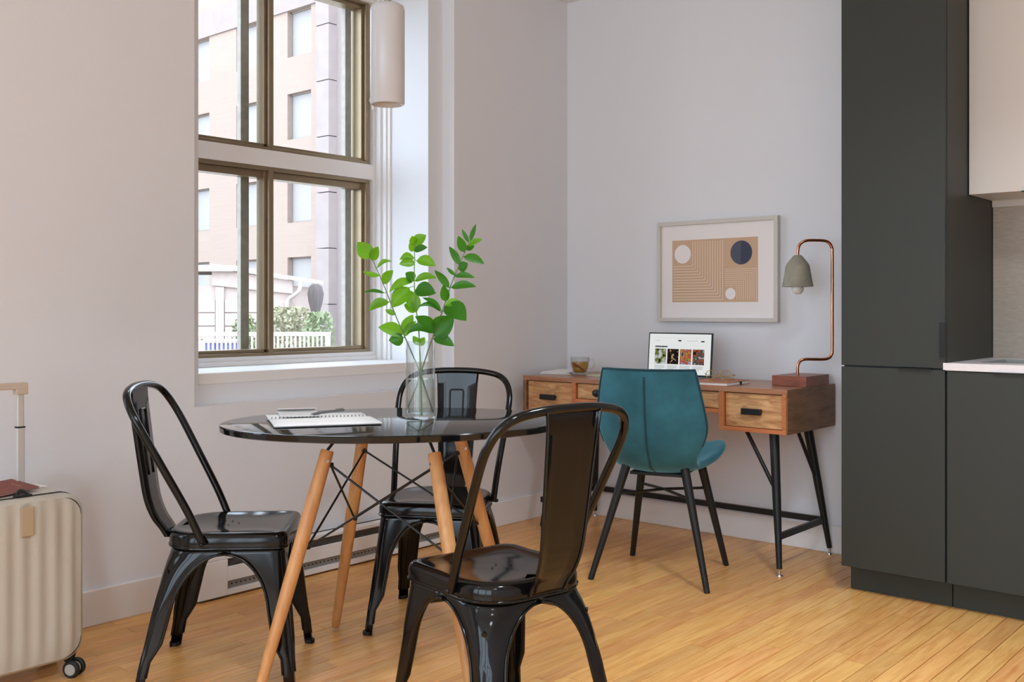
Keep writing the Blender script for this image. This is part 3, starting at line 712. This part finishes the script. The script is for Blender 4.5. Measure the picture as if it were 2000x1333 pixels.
# ------------------------------------------------------------------ pressed steel chairs
def seat_loop(f, g, z, y0_=-.165):
    out = []
    w, hgt = .348*f, (.195-y0_)*f
    return [(x, y+(.195+y0_)/2, z) for x, y in rrect(w+g, hgt+g, [.035, .035, .115, .115], 7)]
def make_chair():
    t = thing('metal_chair', '', 'chair')
    bm = bm_new()
    loft(bm, [seat_loop(1, .004, .405), seat_loop(1, .004, .428), seat_loop(1, -.002, .440), seat_loop(1, -.014, .4465), seat_loop(1, -.034, .4475), seat_loop(1, -.052, .4445), seat_loop(.55, -.05, .4425), seat_loop(.2, -.03, .442)], cap0=False)
    st = obj('seat', bm, BLACK, t, smooth=50)
    bm = bm_new()
    for hx, hy in ((-.03, 0), (.03, 0), (0, -.025), (0, .025)): lathe(bm, [(0, 0), (.0042, 0)], 10, (hx, hy, .4443))
    obj('drain_holes', bm, HOLE, st)
    bm = bm_new(); loft(bm, [seat_loop(1, .008, .4005), seat_loop(1, .009, .405), seat_loop(1, .004, .4075)], False, False); obj('seat_rim', bm, BLACK, st, smooth=60)
    # legs: folded sheet flanges meeting at a rounded corner, arch between neighbours
    for sx in (-1, 1):
        for fr_ in (1, -1):
            top = Vector((sx*.170, .187 if fr_ == 1 else -.155)); bot = Vector((sx*.214, .228 if fr_ == 1 else -.236))
            zs = [.0, .04, .085, .105, .135, .17, .21, .25, .275, .295, .312, .328, .341, .352, .361, .368, .374, .379, .383, .386, .406]
            rows_ = []; in1 = []; in2 = []
            for z in zs:
                k = 1-z/.406; c = top.lerp(bot, k)
                def fl(half):
                    if z <= .085: w = .030
                    elif z <= .135: w = .030+(.052-.030)*((z-.085)/.05)
                    else: w = .052+.006*min(1, (z-.135)/.1)
                    if z >= .386: w = half
                    elif z > .24:
                        u = (z-.24)/(.386-.24); w = w+(half-w)*(1-math.sqrt(max(0, 1-u**2)))
                    return w
                wx = fl(abs(c.x)); yc_mid = .016; wy = fl(abs(c.y-yc_mid))
                rr = .030*(1-k)+.015*k if z > .1 else .0145
                if fr_ == -1 and z > .22: rr += .078*((z-.22)/.186)**1.3
                rr = min(rr, wx*.7, wy*.7)
                fx, fy = -sx, -fr_          # directions along the two flanges, away from the corner
                g = .007*max(0, min(1, (.265-z)/.02))*(1 if z > .06 else max(0, (z-.03)/.03))
                row = []
                for i in range(5): row.append((c.x+fx*(wx+(rr-wx)*i/4), c.y, z))
                for i in range(1, 8):
                    a = math.pi/2*i/8; ins = g*math.exp(-((i-4)/1.7)**2)
                    px, py = c.x+fx*(rr-rr*math.sin(a)), c.y+fy*(rr-rr*math.cos(a))
                    row.append((px+fx*ins, py+fy*ins, z))
                for i in range(5): row.append((c.x, c.y+fy*(rr+(wy-rr)*i/4), z))
                rows_.append(row)
                if z <= .386: in1.append(Vector(row[0])); in2.append(Vector(row[-1]))
            bm = bm_new(); grid(bm, rows_)
            lg = obj('leg', bm, BLACK, t, smooth=True); so = lg.modifiers.new('solid', 'SOLIDIFY'); so.thickness = .003; so.offset = -1
            bm = bm_new(); tube(bm, in1[1:], .0042, 8); tube(bm, in2[1:], .0042, 8); obj('edge_bead', bm, BLACK, lg, smooth=True)
            bm = bm_new(); m_ = Vector(rows_[0][8]); lathe(bm, [(0, 0), (.016, 0), (.017, .012), (0, .012)], 14, (bot.x-sx*.012, bot.y-fr_*.012, 0)); obj('foot_cap', bm, RUB, lg, smooth=40)
    for s in (-1, 1):
        bm = bm_new(); tube(bm, [(s*-.165, -.15, .335), (0, .012, .372), (s*.165, .18, .335)], .0065, 8); obj('cross_brace', bm, BLACK, t, smooth=40)
    # back hoop
    half = [(.186, -.04, .418), (.187, -.05, .44), (.193, -.085, .52), (.205, -.15, .645), (.214, -.203, .745), (.211, -.232, .797), (.192, -.254, .836), (.155, -.268, .859), (.085, -.277, .871), (0, -.28, .874)]
    pts = smoothpts([(-x, y, z) for x, y, z in half] + [(x, y, z) for x, y, z in half[::-1][1:]], 6)
    bm = bm_new(); tube(bm, pts, .0115, 12); hp = obj('back_hoop', bm, BLACK, t, smooth=40)
    for s in (-1, 1):
        bm = bm_new(); lathe(bm, [(0, .012), (.005, .011), (.007, .006), (.007, 0)], 12, M=Matrix.Translation((s*.192, -.042, .421)) @ Matrix.Rotation(R(90*s), 4, 'Y')); obj('rivet', bm, BLACK, hp, smooth=True)
    # back slat
    sl = smoothpts([(-.277, .868), (-.274, .83), (-.262, .74), (-.246, .62), (-.232, .53), (-.212, .475), (-.185, .445), (-.160, .432)], 4) if False else smoothpts([(-.277, .868, 0), (-.274, .83, 0), (-.262, .74, 0), (-.246, .62, 0), (-.232, .53, 0), (-.212, .475, 0), (-.19, .442, 0), (-.1725, .414, 0)], 4)
    rows_ = []
    for i, p in enumerate(sl):
        u = i/(len(sl)-1); hw = .083-.029*min(1, u*1.15)
        xs_ = [-hw, -hw, -hw+.004, -hw*.5, 0, hw*.5, hw-.004, hw, hw]; fo = [.014, .004, 0, 0, 0, 0, 0, .004, .014]
        rows_.append([(x, p.x-f_, p.y) for x, f_ in zip(xs_, fo)])
    bm = bm_new(); grid(bm, rows_); sb = obj('back_slat', bm, BLACK, t, smooth=45); so = sb.modifiers.new('solid', 'SOLIDIFY'); so.thickness = .003; so.offset = 0
    U = []
    for x, u in [(-.024, .60), (-.026, .76), (-.026, .79), (-.02, .80), (0, .80), (.02, .80), (.026, .79), (.026, .76), (.024, .60)]:
        y = -.262-(u-.74)*.13 if u > .74 else -.246-(u-.62)*.133
        U.append((x, y, u))
    bm = bm_new(); tube(bm, [p+Vector((0, .0022, 0)) for p in smoothpts(U, 4)], .0034, 8); obj('pressed_rib', bm, BLACK, sb, smooth=True)
    return t
ch = make_chair()
poses = ((.715, -2.636, 44.6, 'glossy black metal chair standing between the table and the suitcase'),
         (1.703, -2.481, 168.4, 'glossy black metal chair with its back to the teal chair side of the table'),
         (.87, -1.87, -58.7, 'glossy black metal chair pushed under the table by the wall heater'))
for i, (x, y, a, lab) in enumerate(poses):
    o = ch if i == 0 else copytree(ch)
    o.location = (x, y, 0); o.rotation_euler = (0, 0, R(a-90)); o['label'] = lab; o['group'] = 'black metal chairs around the table'

# ------------------------------------------------------------------ table
TX, TY, TZ, TA, TB, TROT = 1.116, -2.308, .765, .530, .397, R(52.3)
tb = thing('dining_table', 'oval glossy black table on beech dowel legs with wire bracing', 'table', (TX, TY, 0), 0)
def ell(k, z, n=72):
    return [((TA-k)*math.cos(a)*math.cos(TROT)-(TB-k)*math.sin(a)*math.sin(TROT), (TA-k)*math.cos(a)*math.sin(TROT)+(TB-k)*math.sin(a)*math.cos(TROT), z) for a in [2*math.pi*i/n for i in range(n)]]
bm = bm_new(); loft(bm, [ell(.012, TZ-.022), ell(.002, TZ-.019), ell(0, TZ-.004), ell(.002, TZ-.001), ell(.005, TZ)]); obj('tabletop', bm, TABLETOP, tb, smooth=30)
bm = bm_new(); loft(bm, [ell(.05, TZ-.026), ell(.012, TZ-.0222)]); obj('underside_board', bm, mat('raw_board', S(190, 150, 108), .7), tb)
bm = bm_new(); lathe(bm, [(0, TZ-.0262), (.2, TZ-.0262), (.2, TZ-.032), (0, TZ-.032)], 32); obj('mounting_plate', bm, BLACKM, tb)
ra, rb, zt = .231, .448, .69
for i in range(4):
    th = R(165.6+90*i); d = Vector((math.cos(th), math.sin(th), 0))
    def at(z, off=0): return d*(rb+(ra-rb)*z/zt+off)+Vector((0, 0, z))
    bm = bm_new(); tube(bm, [at(.008), at(.02), at(.30), at(.50), at(zt-.004), at(zt)], [.0125, .0145, .020, .0215, .0195, .018], 18); lg = obj('leg', bm, BEECH, tb, smooth=40)
    bm = bm_new(); tube(bm, [at(0), at(.008)], [.012, .0125], 14); obj('foot_pad', bm, mat('white_pad', S(220, 218, 214), .6), lg)
    bm = bm_new(); tube(bm, [at(zt-.05), at(zt), d*(ra-.04)+Vector((0, 0, TZ-.03))], .0045, 8); obj('strut', bm, BLACKM, lg, smooth=40)
    s = Vector((-d.y, d.x, 0))
    bm = bm_new(); tube(bm, [at(zt-.03)-s*.02+d*.0, at(zt-.03)+s*.022], .005, 10); obj('bolt', bm, CHROME, lg, smooth=40)
def legp(i, z, off):
    th = R(165.6+90*i); d = Vector((math.cos(th), math.sin(th), 0)); return d*(rb+(ra-rb)*z/zt-off)+Vector((0, 0, z))
ZU, ZL = .645, .41
for i in range(4):
    for z0, z1 in ((ZU, ZL), (ZL, ZU)):
        a, b = legp(i, z0, .024), legp((i+1) % 4, z1, .024)
        bm = bm_new(); tube(bm, [a, b], .0034, 8); obj('brace_wire', bm, BLACKM, tb, smooth=40)
for i in range(4):
    for z in (ZU, ZL):
        a = legp(i, z, .024); o_ = legp(i, z, .0)
        bm = bm_new(); tube(bm, [a+(a-o_)*.3, o_], .007, 10); obj('bracket', bm, BLACKM, tb, smooth=40)

# vase and branches
VX, VY = 1.14, -2.229
vs = thing('glass_vase', 'clear cylindrical glass vase on the black table', 'vase', (VX, VY, TZ+.0005))
bm = bm_new(); lathe(bm, [(0, 0), (.045, 0), (.0475, .003), (.047, .02), (.0455, .242), (.0440, .2425), (.0428, .24), (.0438, .02), (.040, .014), (0, .012)], 48); obj('glass_wall', bm, VGL, vs, smooth=40)
bm = bm_new(); lathe(bm, [(0, .0135), (.039, .0155), (.0428, .022), (.0424, .124), (0, .124)], 48); wt = obj('water', bm, WATER, None, smooth=40)
wt.location = (VX, VY, TZ+.0005); wt['kind'] = 'stuff'; wt['label'] = 'clear water standing in the glass vase'
K = .000555
def V(cx, cy, dep=0.): return Vector(((cx-525)*K, dep, (1154-cy)*K))
def branch(label, stem, deps, leaves, lm, sd, smat):
    rnd = random.Random(sd)
    t = thing('leafy_branch', label, 'branch', (VX, VY, TZ+.0005), R(YAW), 'green branches in the glass vase')
    P = smoothpts([V(x, y, d_) for (x, y), d_ in zip(stem, deps)], 6)
    n = len(P); bm = bm_new(); tube(bm, P, [.0028-.0016*i/(n-1) for i in range(n)], 8); obj('stem', bm, smat, t, smooth=True)
    for (bx_, by_, tx, ty, w, arch) in leaves:
        b = min(P, key=lambda p: (p.x-V(bx_, by_).x)**2+(p.z-V(bx_, by_).z)**2)
        B = V(bx_, by_, b.y+rnd.uniform(-.004, .004)); dl = V(tx, ty)-V(bx_, by_)
        T = B+dl; T.y += rnd.uniform(-.5, .35)*dl.length
        d_ = (T-B); L = d_.length
        nrm = Vector((rnd.uniform(-.25, .25), -1, rnd.uniform(.1, .55))); nrm = (nrm-d_*(nrm.dot(d_)/L**2)).normalized()
        side = d_.normalized().cross(nrm); W = w*K*.62
        up = Vector((0, 0, 1)); up = up-d_*(up.dot(d_)/L**2)
        rows_ = []
        for j in range(9):
            u = j/8; c = B+d_*u+up*(arch*L*math.sin(math.pi*u))-nrm*(-.10*L*u*u)
            ww = W*(math.sin(math.pi*min(1, .04+u**.85*.96))**.8 if 0 < j < 8 else .02)
            fold = .28
            rows_.append([c-side*ww*k_+nrm*(abs(k_)*ww*fold) for k_ in (-1, -.55, 0, .55, 1)])
        bm = bm_new(); grid(bm, rows_)
        tube(bm, [b, B, B+d_*.08+up*(arch*L*.25)], .0011, 5)
        obj('leaf', bm, lm(rnd), t, smooth=True)
brt = lambda r_: LEAFB if r_.random() < .8 else LEAFD
drk = lambda r_: LEAFD if r_.random() < .85 else LEAFB
branch('green branch leaning left toward the window from the vase', [(600, 1120), (560, 1010), (520, 890), (440, 700), (380, 560), (320, 410), (250, 255)], [-.01, 0, .005, .0, .0, .01, .02],
       [(240, 245, 165, 155, 75, 0), (243, 255, 292, 178, 48, 0), (275, 300, 365, 265, 22, .22), (290, 345, 195, 325, 26, -.05), (308, 390, 380, 315, 48, .05), (322, 445, 196, 445, 18, .1), (347, 495, 230, 550, 50, .15), (385, 565, 325, 540, 26, 0), (425, 680, 287, 640, 64, .1), (430, 695, 348, 715, 62, -.1), (424, 665, 480, 570, 52, 0), (435, 690, 500, 605, 36, .15)], brt, 3, STEM)
branch('bright green upright branch in the middle of the vase', [(530, 1140), (528, 1020), (524, 900), (512, 650), (495, 520), (487, 380), (490, 230), (488, 170)], [.01, .01, .012, .02, .02, .02, .01, .0],
       [(490, 168, 558, 118, 55, .05), (490, 168, 478, 120, 40, 0), (490, 205, 460, 162, 40, .1), (490, 205, 572, 190, 36, .08), (488, 245, 405, 258, 34, .2), (490, 270, 405, 285, 46, .06), (500, 260, 605, 292, 58, .12), (488, 372, 436, 330, 55, 0), (488, 375, 622, 362, 36, .15), (485, 372, 348, 440, 40, .15), (458, 412, 362, 530, 78, .05), (505, 545, 448, 425, 66, .05), (502, 548, 428, 512, 56, .1), (490, 430, 622, 450, 72, .1), (515, 742, 478, 690, 34, 0), (515, 742, 548, 695, 34, 0), (508, 640, 596, 610, 60, .15)], brt, 5, STEMG)
branch('darker green branch leaning right with the longest stem', [(447, 1105), (480, 1030), (520, 920), (590, 710), (640, 580), (690, 430), (740, 300), (775, 220), (812, 140)], [-.005, .0, -.004, -.01, -.015, -.02, -.02, -.02, -.02],
       [(808, 150, 846, 58, 24, 0), (800, 160, 762, 85, 20, 0), (775, 215, 740, 125, 42, 0), (795, 180, 882, 148, 30, .08), (785, 200, 832, 182, 34, .05), (748, 285, 688, 185, 36, .05), (745, 312, 800, 280, 54, -.05), (770, 240, 884, 282, 42, .1), (722, 345, 675, 303, 18, 0), (720, 350, 836, 362, 28, .1), (690, 415, 610, 316, 36, .05), (700, 415, 846, 415, 40, .1), (672, 492, 656, 398, 44, 0), (668, 515, 754, 492, 34, .1), (645, 545, 535, 475, 30, .12), (640, 550, 510, 530, 24, .22), (665, 520, 792, 608, 92, .12), (605, 690, 722, 578, 100, .08), (600, 700, 722, 746, 50, .1), (612, 655, 498, 575, 56, .08), (602, 670, 450, 680, 44, .25)], drk, 9, STEM)

# notebook, leaflet, pen on the table
nb = thing('spiral_notebook', 'white spiral notebook lying open on the black table', 'notebook', (0, 0, TZ+.0015))
cs = [Vector((.718, -2.51, 0)), Vector((1.021, -2.695, 0)), Vector((1.187, -2.431, 0)), Vector((.889, -2.257, 0))]
def nbp(u, v, z): # u along the ring edge, v from far to near
    a = cs[0].lerp(cs[3], u); b = cs[1].lerp(cs[2], u); p = a.lerp(b, v); return Vector((p.x, p.y, z))
def leafq(name, u0, u1, v0, v1, z0, z1, m, par, lift=0):
    bm = bm_new(); rows_ = []
    for j in range(7):
        v = v0+(v1-v0)*j/6; zz = lift*math.sin(math.pi*j/6)
        rows_.append([nbp(u0+(u1-u0)*i/4, v, z1+zz) for i in range(5)])
    grid(bm, rows_); o_ = obj(name, bm, m, par, smooth=True); s_ = o_.modifiers.new('s', 'SOLIDIFY'); s_.thickness = z1-z0; s_.offset = 0; return o_
NBC = mat('grey_card', S(120, 118, 116), .6)
leafq('cover', 0, 1, .0, .42, .0003, .0012, NBC, nb); leafq('cover', 0, 1, .45, 1.0, .0003, .0012, NBC, nb)
leafq('pages', 0, 1, .0, .42, .0014, .003, PAPER, nb, .0005); leafq('pages', 0, 1, .45, 1, .0014, .0045, PAPER, nb, .001)
leafq('loose_page', .02, .98, .46, .99, .0062, .0066, PAPER, nb, .003)
bm = bm_new(); ctr = (nbp(0, .435, .0055), nbp(1, .435, .0055)); dv = (nbp(.5, .6, 0)-nbp(.5, .3, 0)).normalized()
for i in range(26):
    c_ = ctr[0].lerp(ctr[1], .03+.94*i/25)
    tube(bm, [c_+dv*.008*math.cos(a)+Vector((0, 0, .006*math.sin(a))) for a in [2*math.pi*k/12 for k in range(12)]], .0008, 5, closed=True)
obj('coil_binding', bm, mat('dark_wire', S(90, 90, 92), .4, metal=.6), nb)
lf = thing('folded_leaflet', 'folded grey printed leaflet lying on the notebook', 'leaflet', (0, 0, TZ+.008))
bm = bm_new(); grid(bm, [[nbp(.12+.05*i, v_, z_) for i in range(9)] for v_, z_ in ((-.02, .012), (.14, .006), (.40, .003))]); o_ = obj('page', bm, PAPERG, lf); s_ = o_.modifiers.new('s', 'SOLIDIFY'); s_.thickness = .0012
bm = bm_new(); grid(bm, [[nbp(.12+.05*i, v_, z_) for i in range(9)] for v_, z_ in ((-.02, .0135), (.1, .0175))]); o_ = obj('flap', bm, PAPER, lf); s_ = o_.modifiers.new('s', 'SOLIDIFY'); s_.thickness = .0012
pn = thing('pen', 'slim grey pen resting on the leaflet', 'pen', (0, 0, TZ+.0165))
a, b = nbp(.42, .36, 0), nbp(.80, .12, .002)
bm = bm_new(); tube(bm, [a, a.lerp(b, .08), a.lerp(b, .1), a.lerp(b, .95), b], [.001, .0035, .0042, .0045, .003], 12); obj('barrel', bm, mat('grey_pen', S(120, 122, 122), .3, metal=.5), pn, smooth=40)
bm = bm_new(); q0, q1 = a.lerp(b, .72), a.lerp(b, .97); tube(bm, [q0+Vector((0, 0, .006)), q1+Vector((0, 0, .006))], .0013, 6); obj('clip', bm, CHROME, pn)

# pendant lamp
pl = thing('pendant_lamp', 'white opal glass cylinder pendant lamp hanging over the table', 'pendant lamp', (1.111, -2.341, 1.738))
bm = bm_new(); lathe(bm, [(0, .012), (.040, .012), (.044, .004), (.0490, .0), (.0528, .004), (.0528, .29), (.050, .302), (.040, .308), (0, .309)], 48); obj('shade', bm, OPAL, pl, smooth=50)
bm = bm_new(); lathe(bm, [(0, .309), (.012, .309), (.012, .33), (.006, .335), (0, .335)], 20); obj('cap', bm, STEEL, pl, smooth=40)
bm = bm_new(); tube(bm, [(0, 0, .33), (0, 0, H-1.738-.025)], .0035, 8); obj('cord', bm, STEEL, pl, smooth=True)
bm = bm_new(); lathe(bm, [(0, H-1.738-.03), (.05, H-1.738-.028), (.055, H-1.738-.0005), (0, H-1.738-.0005)], 28); obj('ceiling_rose', bm, STEEL, pl, smooth=40)

# ------------------------------------------------------------------ suitcase
su = thing('suitcase', 'champagne ribbed hard shell suitcase with raised handle', 'suitcase', (0, 0, 0))
SYL, SYR, SZ0, SZ1 = -3.345, -2.972, .055, .556
yc, zc, sw, shh = (SYL+SYR)/2, (SZ0+SZ1)/2, SYR-SYL, SZ1-SZ0
def sl_(xv, g, r_): return [(xv, yc+a, zc+b) for a, b in rrect(sw+g, shh+g, r_, 8)]
bm = bm_new(); loft(bm, [sl_(.215, -.06, .05), sl_(.221, -.025, .055), sl_(.238, -.004, .06), sl_(.26, 0, .06), sl_(.398, 0, .06), sl_(.402, -.006, .058)]); obj('rear_shell', bm, SUITB, su, smooth=40)
bm = bm_new(); loft(bm, [sl_(.3985, .0035, .061), sl_(.4115, .0035, .061)]); obj('zip_band', bm, RUB, su, smooth=40)
# front lid with soft vertical corrugations
rows_ = []; nyy = 96
def ext(y, g=0.): # half height of the rounded outline at y
    d_ = sw/2-g-abs(y-yc); r_ = .06
    return shh/2-g-(0 if d_ >= r_ else r_-math.sqrt(max(0, r_*r_-(r_-max(0, d_))**2)))
bm = bm_new(); loft(bm, [sl_(.407, -.006, .058), sl_(.411, 0, .06), sl_(.436, 0, .06), sl_(.444, -.008, .058), sl_(.449, -.022, .052)], True, False)
lid_ = obj('front_lid', bm, SUIT, su, smooth=40)
for j in range(nyy+1):
    y = yc+(sw/2-.0108)*(-1+2*j/nyy); e_ = ext(y, .0108)
    rip = .0024*math.cos((y-yc)*2*math.pi/.047)
    colr = []
    for k in range(15):
        s_ = -1+2*k/14; zz = zc+e_*s_
        edge_ = min(1, min(e_*(1-abs(s_)), sw/2-.0108-abs(y-yc))/.03)
        colr.append((.449+(.005+rip)*max(0, edge_)**.8, y, zz))
    rows_.append(colr)
bm = bm_new(); grid(bm, rows_); obj('ribbed_panel', bm, SUIT, lid_, smooth=True)
bx('leather_tag', TAN, lid_, .456, .4615, -3.164, -3.128, .45, .535, bevel=.002)
bm = bm_new(); box(bm, .388, .414, -3.158, -3.112, .555, .563); tube(bm, smoothpts([(.396, -3.15, .56), (.392, -3.142, .574), (.398, -3.13, .572), (.404, -3.12, .56)], 4), .004, 6); obj('zip_pulls', bm, RUB, su, bevel=.001)
for yw in (SYR-.035, SYL+.035):
    for xw in (.25, .425):
        bm = bm_new(); tube(bm, [(xw, yw, .072), (xw, yw, .045)], [.02, .014], 12)
        cs_ = obj('caster', bm, RUB, su, smooth=40)
        for sgn in (-1, 1):
            M_ = Matrix.Translation((xw+.014+sgn*.008, yw+.008-sgn*.013, .026)) @ Matrix.Rotation(R(-58), 4, 'Z') @ Matrix.Rotation(R(90), 4, 'Y')
            bm = bm_new(); lathe(bm, [(0, -.0075), (.022, -.0075), (.026, -.004), (.026, .004), (.022, .0075), (0, .0075)], 24, M=M_); wh = obj('wheel', bm, RUB, cs_, smooth=40)
            bm = bm_new(); lathe(bm, [(0, -.0088), (.016, -.0085), (.0175, -.007)], 20, M=M_); lathe(bm, [(0, .0088), (.016, .0085), (.0175, .007)], 20, M=M_); obj('hub', bm, HUB, wh, smooth=40) if False else bm.free()
            bm = bm_new(); lathe(bm, [(0, .0088), (.016, .0085), (.0175, .007), (.0175, -.007), (.016, -.0085), (0, -.0088)], 20, M=M_); h_o = obj('hub', bm, HUB, cs_, smooth=40)
for yr_ in (-3.078, -3.238):
    bm = bm_new(); box(bm, .242, .258, yr_-.012, yr_+.012, .545, .745); rd = obj('handle_rod', bm, SATIN, su, bevel=.003)
    bm = bm_new(); box(bm, .2435, .2565, yr_-.0105, yr_+.0105, .745, .855); obj('inner_rod', bm, SATIN, rd, bevel=.003)
    bm = bm_new(); box(bm, .241, .259, yr_-.013, yr_+.013, .743, .747); obj('collar', bm, RUB, rd)
bm = bm_new(); box(bm, .236, .264, -3.258, -3.058, .862, .882); box(bm, .236, .264, -3.095, -3.058, .846, .866); box(bm, .236, .264, -3.258, -3.221, .846, .866); obj('grip', bm, GRIP, su, bevel=.003)
ps = thing('passport_cover', 'red brown passport cover lying on top of the suitcase', 'passport', (.308, -3.169, SZ1+.013), R(14))
ps.rotation_euler = (R(2), R(6), R(14))
hw_, hl_ = .065, .095
bx('cover', REDC, ps, -hw_, hw_, -hl_, hl_, .0042, .0056, bevel=.0005); bx('pages', PAPER, ps, -hw_+.003, hw_-.003, -hl_+.003, hl_-.003, .0015, .0041); bx('cover', REDC, ps, -hw_, hw_, -hl_, hl_, .0, .0014, bevel=.0005)
GOLDP = mat('faded_gold_stamp', S(176, 130, 96), .5)
bm = bm_new()
for i in range(7): box(bm, -.018+i*.0066, -.0135+i*.0066, .058, .0625, .00561, .0057)
obj('stamped_mark', bm, GOLDP, ps)
bp_ = tag(bx('boarding_pass', PAPER, None, -.035, .035, -.075, .075, 0, .0006), 'white boarding pass sticking out under the passport cover', 'ticket')
bp_.location = (.258, -3.085, SZ1+.0012); bp_.rotation_euler = (0, 0, R(6))
